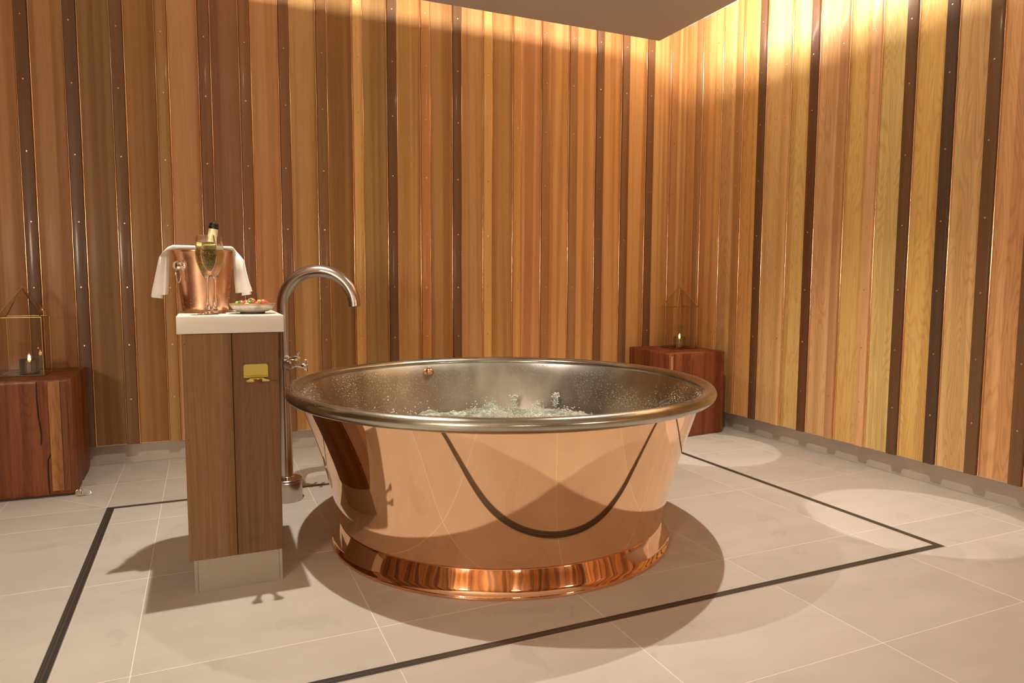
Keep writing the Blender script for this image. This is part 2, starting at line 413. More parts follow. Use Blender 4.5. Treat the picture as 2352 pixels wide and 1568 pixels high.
# cladding ------------------------------------------------------------------
H_ = PT-PB
def profile_me(name, wd, dp, h, r, seg):
    """board seen from the front (-Y is the front), rounded front arrises"""
    pts = [(-wd/2, dp)]
    for k in range(seg+1):
        a = PI+ (PI/2)*k/seg; pts.append((-wd/2+r+r*math.cos(a), r+r*math.sin(a)))
    for k in range(seg+1):
        a = 1.5*PI+(PI/2)*k/seg; pts.append((wd/2-r+r*math.cos(a), r+r*math.sin(a)))
    pts.append((wd/2, dp)); n = len(pts)
    V = [(x, y, -h/2) for x, y in pts]+[(x, y, h/2) for x, y in pts]
    Fc = [(i, (i+1) % n, n+(i+1) % n, n+i) for i in range(n)]+[tuple(range(n-1, -1, -1)), tuple(range(n, 2*n))]
    bm = bmesh.new(); vv = [bm.verts.new(v) for v in V]
    for f in Fc: bm.faces.new([vv[k] for k in f])
    return finish(bm, name, angle=50)
PITCH_B = 0.2066; BW = 0.054
me_board = profile_me('board', PITCH_B-0.003, 0.016, H_, 0.002, 2); me_board.materials.append(M['board'])
me_boardf = profile_me('board', PITCH_B-0.003, 0.016, H_, 0.002, 2); me_boardf.materials.append(M['board_fig'])
me_batten = profile_me('batten', BW, BT, H_, 0.0030, 3); me_batten.materials.append(M['batten'])
# slim half-round copper trims along both long sides of every batten
bm = bmesh.new()
for sx in (-1, 1):
    cxr = sx*(BW/2+0.0036); ring = []
    for z in (-H_/2, H_/2):
        ring.append([bm.verts.new((cxr+0.0048*math.cos(t), BT-0.0010-0.0060*math.sin(t), z)) for t in [PI*k/8 for k in range(9)]])
    for k in range(8): bm.faces.new((ring[0][k], ring[0][k+1], ring[1][k+1], ring[1][k]))
    bm.faces.new(ring[0]); bm.faces.new(ring[1][::-1])
me_trim = finish(bm, 'copper_trim', angle=40); me_trim.materials.append(M['copper_trim'])
me_screw = lathe_me('screw', [(0.0, -0.0016), (0.0012, -0.0016), (0.0018, -0.0010), (0.0034, -0.0012), (0.0042, 0.0), (0.0042, 0.001)], 10)
me_screw.transform(Matrix.Rotation(-PI/2, 4, 'X'))      # the screw axis along Y
for v in me_screw.vertices: v.co.y = -abs(v.co.y) if abs(v.co.y) > 0.0005 else 0.0
me_screw.materials.append(M['screw'])
SZ = [0.357, 0.652, 0.96, 1.292, 1.636, 1.988, 2.302, 2.612]
def clad(parent, centers, pos, rot, bcols, tcols, figured, screws, fb=1.0):
    """centers: batten centre coordinates along the wall in order; pos(c, off)->(x,y); boards between the battens"""
    pl = Vector(parent.location)
    def put(name, me, loc, col, par=parent, r=rot):
        o = bpy.data.objects.new(name, me); COL.objects.link(o); o.parent = par; o.rotation_euler = (0, 0, r)
        o.location = (Vector(loc)-pl) if par is parent else loc
        o.color = (*woodcol(col, fb*(0.62 if name == 'batten' and sum(col) < 250 else 0.85 if name == 'batten' else 1.0)), 1); return o
    for i, (a, b) in enumerate(zip(centers, centers[1:])):
        o = put('board', me_boardf if figured else me_board, (*pos((a+b)/2, 0), PB+H_/2), bcols[i])
        o.scale = (abs(b-a)/PITCH_B*random.choice((1, -1)), 1, 1)
    for i, c in enumerate(centers):
        bt = put('batten', me_batten, (*pos(c, BT), PB+H_/2-0.001), tcols[i])
        tr_ = bpy.data.objects.new('copper_trim', me_trim); COL.objects.link(tr_); tr_.parent = bt
        if screws(c):
            for z in SZ:
                s = bpy.data.objects.new('screw', me_screw); COL.objects.link(s); s.parent = bt
                s.location = (random.uniform(-.003, .003), 0.0, z-(PB+H_/2-0.001)+random.uniform(-.004, .004))
# back wall
bc = [1.076+0.2066*(i-10) for i in range(-5, 21)]
BB = {0: (150, 98, 58), 1: (140, 92, 56), 2: (108, 74, 38), 3: (128, 84, 40), 4: (165, 112, 74), 5: (102, 62, 40), 6: (158, 102, 66), 7: (150, 108, 60), 8: (118, 80, 40),
      9: (112, 82, 46), 10: (150, 108, 60), 11: (128, 88, 50), 12: (146, 98, 58), 13: (136, 94, 50), 14: (142, 92, 58), 15: (168, 116, 70), 16: (164, 112, 66), 17: (164, 112, 66), 18: (174, 122, 72), 19: (196, 142, 88), 20: (180, 126, 78)}
BTc = {1: (106, 66, 40), 2: (98, 66, 50), 3: (122, 76, 48), 4: (158, 108, 62), 5: (120, 72, 44), 6: (142, 88, 54), 7: (126, 78, 48), 8: (140, 90, 54), 9: (196, 144, 82), 10: (88, 58, 40), 11: (168, 108, 60), 12: (90, 58, 34),
       13: (184, 132, 72), 14: (180, 122, 70), 15: (124, 82, 48), 16: (112, 76, 48), 17: (94, 60, 42), 18: (104, 66, 42), 19: (88, 54, 38), 20: (134, 88, 52)}
dflt = [(150, 100, 60), (120, 80, 45), (170, 120, 75), (105, 68, 42)]
nb = len(bc)
YB = Y1-OVER; XB = X1-OVER
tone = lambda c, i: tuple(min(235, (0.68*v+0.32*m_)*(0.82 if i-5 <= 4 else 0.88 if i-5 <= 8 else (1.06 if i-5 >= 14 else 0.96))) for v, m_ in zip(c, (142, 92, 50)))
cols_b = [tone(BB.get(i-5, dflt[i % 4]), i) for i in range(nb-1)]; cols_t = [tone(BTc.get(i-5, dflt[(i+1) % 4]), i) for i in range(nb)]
FB = 2.65; FR = 2.4
centers = bc+[XB+0.06]
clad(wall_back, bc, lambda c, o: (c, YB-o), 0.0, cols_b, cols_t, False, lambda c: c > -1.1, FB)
# last narrow board in the corner
o = bpy.data.objects.new('board', me_board); COL.objects.link(o); o.parent = wall_back
o.location = Vector(((bc[-1]+XB+0.012)/2, YB, PB+H_/2))-Vector(wall_back.location); o.scale = ((XB+0.012-bc[-1])/PITCH_B, 1, 1); o.color = (*woodcol((190, 136, 84), FB), 1)
# right wall
rc = [4.10, 3.893, 3.69, 3.484, 3.28, 3.074, 2.87, 2.668, 2.468, 2.262, 2.057, 1.86, 1.655]+[1.655-0.2045*k for k in range(1, 17)]
RBc = [(176, 122, 74), (198, 148, 94), (184, 130, 74), (206, 154, 98), (196, 152, 92), (202, 148, 100), (190, 142, 84), (208, 168, 106), (192, 144, 82), (200, 152, 100), (194, 136, 90), (186, 144, 80), (190, 142, 84)]
RTc = [(142, 98, 60), (176, 124, 72), (146, 100, 58), (94, 60, 36), (192, 144, 92), (98, 60, 38), (152, 106, 68), (176, 126, 86), (98, 66, 42), (82, 58, 42), (98, 66, 42), (108, 72, 46), (150, 100, 60)]
cols_b = [RBc[i] if i < len(RBc) else dflt[i % 4] for i in range(len(rc)-1)]
cols_t = [RTc[i] if i < len(RTc) else dflt[(i+1) % 4] for i in range(len(rc))]
clad(wall_right, rc, lambda c, o: (XB-o, c), -PI/2, cols_b, cols_t, True, lambda c: c > 1.5, FR)
o = bpy.data.objects.new('board', me_boardf); COL.objects.link(o); o.parent = wall_right; o.rotation_euler = (0, 0, -PI/2)
o.location = Vector((XB, (rc[0]+YB)/2, PB+H_/2))-Vector(wall_right.location); o.scale = ((YB-rc[0]-0.001)/PITCH_B, 1, 1); o.color = (*woodcol((176, 122, 74), FR), 1)
# walls behind the camera, same cladding
fc = [X0+0.05+0.2066*i for i in range(27)]
clad(wall_front, fc, lambda c, o: (c, Y0+o), PI, [dflt[i % 4] for i in range(26)], [dflt[(i+2) % 4] for i in range(27)], False, lambda c: False, 1.0)
lc = [Y0+0.1+0.2066*i for i in range(29)]
clad(wall_left, lc, lambda c, o: (X0+o, c), PI/2, [dflt[i % 4] for i in range(28)], [dflt[(i+2) % 4] for i in range(29)], False, lambda c: False, 1.0)
# pale trim line under the boards
edge = plain('board_end_edge', (0.72, 0.48, 0.30), rough=0.5)
struct(box('trim_1', X0+0.05, XB, YB-0.0008, Y1+0.001, PB-0.0032, PB-0.0004, edge), 'thin pale edge strip under the back wall boards', 'trim')
struct(box('trim_2', XB-0.0008, X1+0.001, Y0+0.05, YB, PB-0.0032, PB-0.0004, edge), 'thin pale edge strip under the right wall boards', 'trim')

# ------------------------------------------------------------------ recessed downlights
lampm = plain('lamp_lens', (1, 0.85, 0.6), emit=((1.0, 0.86, 0.66), 260.0)); trimm = plain('downlight_trim', (0.8, 0.78, 0.74), rough=0.5)
me_ring = lathe_me('trim_ring', [(0.033, -0.004), (0.042, -0.004), (0.044, -0.001), (0.044, 0.0), (0.031, 0.0)], 28, closed=True)
me_ring.materials.append(trimm)
me_lens = lathe_me('lens', [(0.0, -0.0105), (0.012, -0.0100), (0.022, -0.0080), (0.029, -0.0040), (0.031, -0.0002)], 28); me_lens.materials.append(lampm)
for k, (x, y) in enumerate(DOWN):
    lab = ['small round ceiling downlight above the pedestal table', 'small round ceiling downlight above the bath, right side'][k]
    t = empty('downlight', lab, 'downlight', (x, y, RZ), 0, 'recessed ceiling downlights')
    link('trim_ring', me_ring, None, t); link('lens', me_lens, None, t)

fill_globem = plain('fill_globe_glass', (1, 0.95, 0.85), rough=0.4, emit=((1.0, 0.86, 0.68), 6.0))  # glowing glass of the added fill globes
for k, g in enumerate(FILL_GLOBES):
    t = empty('fill_globe', 'added frosted fill globe behind the viewer, '+('left', 'right', 'nearest')[k], 'lamp', (g[0], Y0 if k < 2 else g[1], g[2]), 0, 'added fill globes')
    dx = (0, g[1]-Y0, 0) if k < 2 else (g[0]-X0, 0, 0)
    if k == 2: t.location = (X0, g[1], g[2])
    gl_ = link('globe', lathe_me('globe', [(0.12*math.sin(PI*i/16), -0.12*math.cos(PI*i/16)) for i in range(17)], 32), fill_globem, t, dx); gl_.visible_shadow = True
    st_ = tube('bracket', [(0, 0, 0), tuple(0.62*v for v in dx)], 0.012, M['brass'], t, 10)
# ------------------------------------------------------------------ bath
TC = (1.0865, 2.5616)
bath = empty('bathtub', 'large round copper bathtub with nickel lining and rolled rim, full of bubbling water', 'bathtub', (TC[0], TC[1], 0))
def rb(z): return 0.645+(z-0.1)*0.292 - 0.010*math.sin(PI*(z-0.1)/0.47)
NS = 160
outer = [(0.60, 0.0895), (0.6400, 0.0900), (0.6430, 0.0915)]+[(rb(z), z) for z in [0.095+0.470*i/14 for i in range(15)]]
body = link('outer_shell', lathe_me('outer_shell', outer, NS, angle=60), M['copper'], bath)
inner = [(0.0, 0.112), (0.55, 0.112), (0.62, 0.13)]+[(rb(z)-0.007, z) for z in [0.16+0.40*i/12 for i in range(13)]]+[(0.785, 0.585)]
lining = link('lining', lathe_me('lining', inner, NS, angle=60), M['nickel'], bath); lining['label'] = 'satin nickel inside with condensation'
RR, rr, RZc = 0.8075, 0.0250, 0.587
rimp = [(RR+rr*math.cos(2*PI*k/20), RZc+rr*0.92*math.sin(2*PI*k/20)) for k in range(20)]
rim = link('rolled_rim', lathe_me('rolled_rim', rimp, NS, closed=True, angle=60), M['nickel_rim'], bath); rim['label'] = 'rolled nickel rim'
seam = link('rim_seam', lathe_me('rim_seam', [(0.787, 0.560), (0.790, 0.5655), (0.797, 0.5655), (0.797, 0.562), (0.790, 0.558)], NS, closed=True), M['copper_fit'], bath)
basep = [(0.610, 0.088), (0.6385, 0.0895), (0.6405, 0.0885), (0.6415, 0.0860), (0.6465, 0.070), (0.6530, 0.050), (0.6600, 0.030), (0.6655, 0.0160), (0.6700, 0.0130), (0.6725, 0.008), (0.6715, 0.001), (0.665, 0.0), (0.64, 0.0), (0.63, 0.05)]
base = link('plinth_ring', lathe_me('plinth_ring', basep, NS, closed=True, angle=50), M['copper_base'], bath); base['label'] = 'flared copper plinth ring with dents'
# overflow rose on the far inside wall
az = math.atan2(3.26-TC[1], 1.02-TC[0]); zo = 0.548; ro = rb(zo)-0.009
ov = link('overflow_cover', lathe_me('overflow_cover', [(0.0, 0.034), (0.006, 0.033), (0.013, 0.030), (0.020, 0.023), (0.024, 0.012), (0.0245, 0.004), (0.020, 0.0)], 32), M['copper_fit'], bath)
ov.location = (ro*math.cos(az), ro*math.sin(az), zo)
nrm = Vector((-math.cos(az), -math.sin(az), 0.28)).normalized(); ov.rotation_euler = nrm.to_track_quat('Z', 'Y').to_euler(); ov['label'] = 'copper domed overflow cover'
for s in (-1, 1):
    sc = link('cover_screw', me_screw.copy(), None, ov); sc.location = (0.008*s, 0.004, 0.0335); sc.rotation_euler = (PI/2, 0, 0)
# condensation droplets: thousands of tiny beads on the lining above the water
def beads(name, n, sampler, mat, parent, kind=True):
    V = []; Fc = []
    ico = bmesh.new(); bmesh.ops.create_icosphere(ico, subdivisions=1, radius=1.0)
    iv = [v.co.copy() for v in ico.verts]; ico.verts.index_update(); fi = [tuple(v.index for v in f.verts) for f in ico.faces]; ico.free()
    for _ in range(n):
        p, r = sampler(); b0 = len(V)
        for v in iv: V.append((p[0]+v.x*r, p[1]+v.y*r, p[2]+v.z*r))
        for f in fi: Fc.append((f[0]+b0, f[1]+b0, f[2]+b0))
    me = me_from(name, V, Fc, smooth=True); o = link(name, me, mat, parent)
    if kind: o['kind'] = 'stuff'
    return o
def samp_in():
    while True:
        a = random.uniform(0, 2*PI); z = random.uniform(0.40, 0.578)
        dens = 0.25+0.75*abs(math.cos(a-PI/2-0.1))**0.3 if False else 1
        if mnoise.noise(Vector((math.cos(a)*3, math.sin(a)*3, z*8))) < random.uniform(-0.6, 0.35): break
    r = rb(z)-0.0073
    return (r*math.cos(a), r*math.sin(a), z), random.choice((0.0006, 0.0008, 0.0008, 0.0011, 0.0015))
beads('condensation_droplets', 9000, samp_in, M['droplet'], bath)
def samp_rim():
    a = random.uniform(0, 2*PI); t = random.uniform(0.8, PI*0.95)
    return ((RR+rr*math.cos(t))*math.cos(a), (RR+rr*math.cos(t))*math.sin(a), RZc+rr*0.92*math.sin(t)), random.choice((0.0005, 0.0007, 0.0009))
beads('rim_droplets', 2200, samp_rim, M['droplet'], bath)

# water ----------------------------------------------------------------------
ZW = 0.352
m, nt, b = newmat('bubbling_water'); M['water'] = m
at = N(nt, 'ShaderNodeAttribute'); at.attribute_name = 'foam'
nf = noise_node(nt, (70, 70, 70), 1.0, 4, rnd=False, rough=0.7)
fm = mathn(nt, 'MULTIPLY', maprange(nt, nf.outputs[0], 0.42, 0.62, 0.15, 1.0), at.outputs['Fac'])
mx = N(nt, 'ShaderNodeMix', data_type='RGBA'); nt.links.new(fm, mx.inputs['Factor'])
mx.inputs['A'].default_value = (0.20, 0.22, 0.17, 1); mx.inputs['B'].default_value = (0.80, 0.80, 0.74, 1)
nt.links.new(mx.outputs['Result'], b.inputs['Base Color']); nt.links.new(maprange(nt, fm, 0, 1, 0.04, 0.45), b.inputs['Roughness'])
setv(b, ior=1.33, spec=0.7); bumpn(nt, b, nf.outputs[0], 0.5, 0.006)
RW = rb(0.352)-0.012
NR, NA = 120, 300
V = [(0, 0, 0.03)]; fo = [0.6]; jets = [(random.uniform(-.45, .45), random.uniform(0.0, .52), random.uniform(.01, .03), random.uniform(.04, .08)) for _ in range(16)]
jets += [(0.16, 0.50, 0.040, 0.07), (-0.25, 0.46, 0.022, 0.08), (0.34, 0.40, 0.03, 0.07), (0.45, 0.30, 0.025, 0.1)]
for i in range(1, NR+1):
    r = RW*i/NR
    for k in range(NA):
        a = 2*PI*k/NA; x, y = r*math.cos(a), r*math.sin(a)
        h = 0.024*mnoise.noise(Vector((x*7, y*7, 1.3)))+0.018*mnoise.noise(Vector((x*17, y*17, 4.1)))+0.010*mnoise.noise(Vector((x*42, y*42, 8.7)))+0.005*mnoise.noise(Vector((x*95, y*95, 2.2)))
        f = 0.0
        for jx, jy, jh, js in jets:
            g = math.exp(-((x-jx)**2+(y-jy)**2)/(js*js)); h += jh*g*(0.6+0.8*mnoise.noise(Vector((x*30, y*30, 0)))); f += g
        h += 0.010; V.append((x, y, h)); fo.append(min(1.0, max(0.0, f*0.45+10*(h-0.024))))
Fc = [(0, 1+k, 1+(k+1) % NA) for k in range(NA)]
for i in range(NR-1):
    for k in range(NA):
        a0 = 1+i*NA+k; a1 = 1+i*NA+(k+1) % NA; Fc.append((a0, a0+NA, a1+NA, a1))
me = me_from('water_surface', V, Fc, smooth=True); at_ = me.attributes.new('foam', 'FLOAT', 'POINT')
at_.data.foreach_set('value', fo)
water = link('bath_water', me, M['water'], None, (TC[0], TC[1], ZW)); tag(water, 'churning grey-green bubbling water inside the copper bath', 'water'); water['kind'] = 'stuff'
sp = []
splashes = [(-0.32, 0.82-0.15, .075), (0.49, 0.47, .07), (0.30, 0.55, 0.06)]
def samp_sp():
    if random.random() < 0.14:
        jx, jy, jh = random.choice(splashes); t = random.random()
        return (jx+random.gauss(0, .004+.006*t), jy+random.gauss(0, .006), 0.03+t*jh), random.uniform(0.0015, 0.0055)
    jx, jy, jh, js = random.choice(jets); a = random.uniform(0, 2*PI); d = abs(random.gauss(0, js*0.7))
    return (jx+d*math.cos(a), jy+d*math.sin(a), 0.02+jh*0.9*math.exp(-(d/js)**2)+random.expovariate(90)), random.uniform(0.0010, 0.0035)
M['splash'] = plain('splash_drops', (0.86, 0.86, 0.80), rough=0.08, trans=0.35, ior=1.33)
beads('splash_drops', 1800, samp_sp, M['splash'], water)

# ------------------------------------------------------------------ pedestal table
PX0, PX1, PY0, PY1 = -0.066, 0.2185, 2.377, 2.765
ped = empty('pedestal_table', 'tall narrow timber-clad pedestal with white slab top beside the bath', 'table', ((PX0+PX1)/2, (PY0+PY1)/2, 0))
def P(o):
    o.location = Vector(o.location)-Vector(ped.location); o.parent = ped; return o
SLZ0, SLZ1 = 0.833, 0.888
P(box('slab_top', -0.0795, 0.2365, 2.365, 2.775, SLZ0, SLZ1, M['corian'], None, 0.003, 2))
P(box('core', PX0+0.014, PX1-0.014, PY0+0.016, PY1-0.016, 0.01, SLZ0-0.001, M['backing']))
JX = 0.0775
def teakboard(a, b, c, d, col):
    o = P(box('board', a, b, c, d, 0.108, SLZ0-0.002, M['teak'], None, 0.0012)); o.color = (*woodcol(col, 0.9), 1); return o
teakboard(PX0, JX-0.0008, PY0, PY0+0.014, (146, 98, 58)); teakboard(JX+0.0008, PX1, PY0, PY0+0.014, (128, 82, 50))
for s, xx in ((0, PX0), (1, PX1-0.014)):
    for k in range(3):
        y0 = PY0+0.0145+k*0.1197; teakboard(xx, xx+0.014, y0, y0+0.118, (136, 88, 54))
teakboard(PX0, JX-0.001, PY1-0.014, PY1, (136, 88, 54)); teakboard(JX+0.001, PX1, PY1-0.014, PY1, (130, 84, 52))
for (a, b, c, d) in ((-0.042, 0.2055, 2.3835, 2.392), (-0.0535, -0.0425, 2.3835, 2.755), (0.2060, 0.2155, 2.3835, 2.755), (-0.042, 0.2055, 2.746, 2.755)):
    P(box('plinth_tile', a, b, c, d, 0.0, 0.1065, M['plinth'], None, 0.0008))
nail = metal('nail_head', (0.12, 0.05, 0.03), 0.5)
for x, z in ((-0.058, 0.80), (0.211, 0.79), (-0.057, 0.50), (0.211, 0.50), (-0.056, 0.22), (0.210, 0.22)):
    n_ = link('nail', me_screw.copy(), None, None, (x, PY0, z)); n_.data.materials.clear(); n_.data.materials.append(nail); n_.scale = (0.4, 0.4, 0.4); P(n_)
# brass hook plate
hk = empty('hook_plate', 'small brass hook plate with forked lip on the pedestal front', 'hook', (0.1475, PY0, 0.70))
bm = bmesh.new(); pw, ph = 0.0370, 0.031
outl = [(-pw, -0.009), (pw, -0.009), (pw, ph-0.006), (pw-0.002, ph-0.002), (pw-0.006, ph), (-pw+0.006, ph), (-pw+0.002, ph-0.002), (-pw, ph-0.006)]
vf = [bm.verts.new((x, -0.0045, z)) for x, z in outl]; vb = [bm.verts.new((x, 0.0, z)) for x, z in outl]; n = len(outl)
bm.faces.new(vf); bm.faces.new(vb[::-1])
for i in range(n): bm.faces.new((vf[i], vf[(i+1) % n], vb[(i+1) % n], vb[i]))
link('plate', finish(bm, 'plate'), M['brass_plate'], hk)
bm = bmesh.new(); sweep_bm(bm, [(-pw, -0.0045, -0.009), (pw, -0.0045, -0.009)], 0.0035, 10)
link('bend', finish(bm, 'bend', angle=50), M['brass_plate'], hk)
lip = [(-0.022, 0.0), (0.024, 0.0)]
rgt = [(0.024, -0.016), (0.029, -0.026), (0.038, -0.032), (0.040, -0.036), (0.036, -0.040), (0.016, -0.040), (0.014, -0.037), (0.0165, -0.033)]
arc = [(0.002+0.0155*math.cos(t), -0.0265+0.0125*math.sin(t)) for t in [(-0.35)+(PI+0.7)*i/14 for i in range(15)]]
lft = [(-0.0125, -0.033), (-0.010, -0.037), (-0.012, -0.040), (-0.033, -0.040), (-0.037, -0.036), (-0.035, -0.032), (-0.027, -0.026), (-0.022, -0.016)]
poly = lip+rgt+arc+lft
bm = bmesh.new(); vt = [bm.verts.new((x*0.92, y*1.75-0.003, -0.0115+y*0.06)) for x, y in poly]; f = bm.faces.new(vt)
bmesh.ops.triangulate(bm, faces=[f]); g = bmesh.ops.extrude_face_region(bm, geom=list(bm.faces))
for v in g['geom']:
    if isinstance(v, bmesh.types.BMVert): v.co.z -= 0.003
link('forked_lip', finish(bm, 'forked_lip'), M['brass_plate'], hk)

# ------------------------------------------------------------------ tap
tap = empty('bath_tap', 'tall brushed steel freestanding tap with swan-neck spout beside the bath', 'tap', (0.325, 3.275, 0))
link('base_drum', lathe_me('base_drum', [(0.0, 0.0), (0.066, 0.0), (0.067, 0.002), (0.067, 0.088), (0.0655, 0.0895), (0.0655, 0.091), (0.067, 0.0925), (0.067, 0.099), (0.065, 0.101), (0.0, 0.101)], 56, angle=30), M['brushed'], tap)
link('collar', lathe_me('collar', [(0.0275, 0.101), (0.034, 0.101), (0.034, 0.109), (0.032, 0.111), (0.0275, 0.111)], 40, angle=30), M['chrome'], tap)
AD = math.radians(-20); ax, ay = math.cos(AD), math.sin(AD); AR = 0.158
pts = [(0, 0, 0.101+0.78*i/6) for i in range(7)]+[((AR-AR*math.cos(t))*ax, (AR-AR*math.cos(t))*ay, 0.885+AR*math.sin(t)) for t in [PI*i/28 for i in range(1, 29)]]
bm = bmesh.new(); sweep_bm(bm, pts, 0.0275, 36, cap=False)
link('swan_neck', finish(bm, 'swan_neck', angle=60), M['brushed'], tap)
bm = bmesh.new(); sweep_bm(bm, [(2*AR*ax, 2*AR*ay, 0.8845), (2*AR*ax, 2*AR*ay, 0.92)], 0.0225, 30, cap=True)
link('spout_mouth', finish(bm, 'spout_mouth', angle=60), M['drain_dark'], tap)
def prof_along(name, prof, p, d, mat, parent, n=40, angle=40):
    o = link(name, lathe_me(name, prof, n, angle=angle), mat, parent, p); o.rotation_euler = Vector(d).to_track_quat('Z', 'Y').to_euler(); return o
link('valve_body', lathe_me('valve_body', [(0.0275, 0.600), (0.036, 0.602), (0.036, 0.648), (0.0275, 0.650)], 36, angle=30), M['brushed'], tap)
def handle(p, d, L, spin):
    st = prof_along('valve_stem', [(0.0, 0), (0.013, 0), (0.013, L*0.30), (0.0075, L*0.34), (0.0075, L*0.55), (0.011, L*0.62), (0.0145, L*0.95), (0.012, L), (0.0, L+0.001)], p, d, M['chrome'], tap)
    bm = bmesh.new()
    for k in range(4):
        a = spin+PI/2*k; c, s = math.cos(a), math.sin(a)
        sweep_bm(bm, [(c*0.006, s*0.006, L), (c*0.018, s*0.018, L), (c*0.027, s*0.027, L), (c*0.031, s*0.031, L)], [0.004, 0.0042, 0.0068, 0.0055], 10)
    bmesh.ops.create_uvsphere(bm, u_segments=14, v_segments=8, radius=0.0105, matrix=Matrix.Translation((0, 0, L)))
    link('cross_handle', finish(bm, 'cross_handle', angle=50), M['chrome'], st)
handle((0.0, -0.03, 0.652), (1, -0.50, 0.02), 0.062, 0.1)
handle((0.01, -0.034, 0.620), (1, -0.30, 0.0), 0.082, 0.5)
prof_along('side_boss', [(0.0, 0), (0.020, 0), (0.020, 0.05), (0.016, 0.056), (0.0, 0.057)], (0.03, -0.02, 0.626), (-0.5, -1, 0), M['brushed'], tap)

# ------------------------------------------------------------------ ice bucket
ZS = SLZ1
bk = empty('ice_bucket', 'copper ice bucket with ring handles standing on the white slab', 'bucket', (0.006, 2.662, ZS))
bp = [(0.0, 0.0), (0.070, 0.0), (0.0735, 0.004), (0.0755, 0.02), (0.083, 0.09), (0.0895, 0.15), (0.0925, 0.185), (0.0975, 0.205), (0.0995, 0.2095), (0.0985, 0.212), (0.0955, 0.209), (0.0905, 0.188), (0.0875, 0.15), (0.081, 0.09), (0.0735, 0.02), (0.071, 0.008), (0.0, 0.007)]
link('vessel', lathe_me('vessel', bp, 72, angle=60), M['copper_bucket'], bk)
for sgn, aang in ((1, math.radians(218)), (-1, math.radians(38))):
    ca, sa = math.cos(aang), math.sin(aang); kn = prof_along('handle_boss', [(0.0, -0.004), (0.018, -0.004), (0.0185, 0.0), (0.014, 0.004), (0.008, 0.007), (0.0145, 0.012), (0.0158, 0.018), (0.0120, 0.025), (0.0, 0.028)], (0.0885*ca, 0.0885*sa, 0.160), (ca, sa, 0.0), M['chrome'], bk)
    cen = Vector((0.102*ca, 0.102*sa, 0.138)); tx, ty = -sa, ca
    loop = [cen+Vector((tx*0.0125*math.cos(t), ty*0.0125*math.cos(t), (0.024 if math.sin(t) > 0 else 0.036)*math.sin(t))) for t in [2*PI*i/24 for i in range(24)]]
    tube('ring_handle', loop, 0.0016, M['chrome'], bk, 8, True)
def samp_bk():
    a = random.uniform(PI*1.05, PI*1.95); z = random.uniform(0.01, 0.13); r = 0.0745+z*0.0945+0.0002
    return (r*math.cos(a), r*math.sin(a), z), random.choice((0.0005, 0.0008, 0.0011))
beads('bucket_droplets', 260, samp_bk, metal('bucket_droplet', (0.95, 0.68, 0.5), 0.08), bk)
# folded white towel draped over the bucket
def loft(name, secs, mat, parent=None, loc=None, n=26):
    """secs: (centre, half width vector, half thickness vector, fold)"""
    bm = bmesh.new(); rings = []
    for c, a, t, fo_ in secs:
        c, a, t = Vector(c), Vector(a), Vector(t); ring = []
        for k in range(n):
            th = 2*PI*k/n; cu, su = math.cos(th), math.sin(th)
            cu = math.copysign(abs(cu)**0.6, cu); su = math.copysign(abs(su)**0.7, su)
            ring.append(bm.verts.new(c+a*cu+t*su*(1+fo_*math.cos(cu*7.0))+t*fo_*0.6*math.sin(cu*5)))
        rings.append(ring)
    for a, b in zip(rings, rings[1:]):
        for k in range(n): bm.faces.new((a[k], a[(k+1) % n], b[(k+1) % n], b[k]))
    bm.faces.new(rings[0]); bm.faces.new(rings[-1])
    return link(name, finish(bm, name, angle=60), mat, parent, loc)
by = 2.63; tb = 2.62
secs = [((-0.134, tb, 0.948), (0.024, 0.010, 0.003), (0.004, 0.012, 0), 0.35), ((-0.131, tb, 0.965), (0.0235, 0.010, 0), (0.004, 0.012, 0), 0.35),
        ((-0.126, tb, 1.00), (0.020, 0.012, 0), (0.004, 0.013, 0), 0.3), ((-0.1205, tb, 1.04), (0.0165, 0.014, 0), (0.004, 0.014, 0), 0.25),
        ((-0.1155, tb, 1.075), (0.0130, 0.018, 0), (0.004, 0.016, 0), 0.2), ((-0.1115, tb+.005, 1.092), (0.010, 0.028, 0.004), (0.006, 0, 0.008), 0.1),
        ((-0.103, tb+.012, 1.1045), (0.004, 0.038, 0.003), (0.004, 0, 0.0075), 0.1), ((-0.088, tb+.015, 1.1095), (0.0, 0.042, 0), (0.001, 0, 0.0070), 0.1),
        ((-0.04, tb+.018, 1.1095), (0.0, 0.044, 0), (0, 0, 0.0065), 0.1), ((0.0, tb+.018, 1.1093), (0.0, 0.044, 0), (0, 0, 0.0065), 0.1),
        ((0.05, tb+.018, 1.1095), (0.0, 0.044, 0), (0, 0, 0.0065), 0.1), ((0.092, tb+.015, 1.1095), (0.0, 0.042, 0), (-0.001, 0, 0.0070), 0.1),
        ((0.107, tb+.012, 1.103), (0.006, 0.036, -0.004), (-0.005, 0, 0.0075), 0.1), ((0.113, tb+.005, 1.088), (0.012, 0.024, -0.004), (-0.006, 0, 0.008), 0.15),
        ((0.1165, tb, 1.068), (0.0155, 0.016, 0), (-0.004, 0.014, 0), 0.25), ((0.1200, tb, 1.03), (0.0185, 0.014, 0), (-0.004, 0.013, 0), 0.3),
        ((0.1245, tb, 0.995), (0.0215, 0.012, 0), (-0.004, 0.012, 0), 0.35), ((0.1290, tb, 0.97), (0.0245, 0.010, 0), (-0.004, 0.012, 0), 0.35),
        ((0.1305, tb, 0.958), (0.0255, 0.010, 0.003), (-0.004, 0.012, 0), 0.35)]
tw = loft('towel', secs, M['linen']); tag(tw, 'folded white linen napkin draped over the copper ice bucket', 'towel')
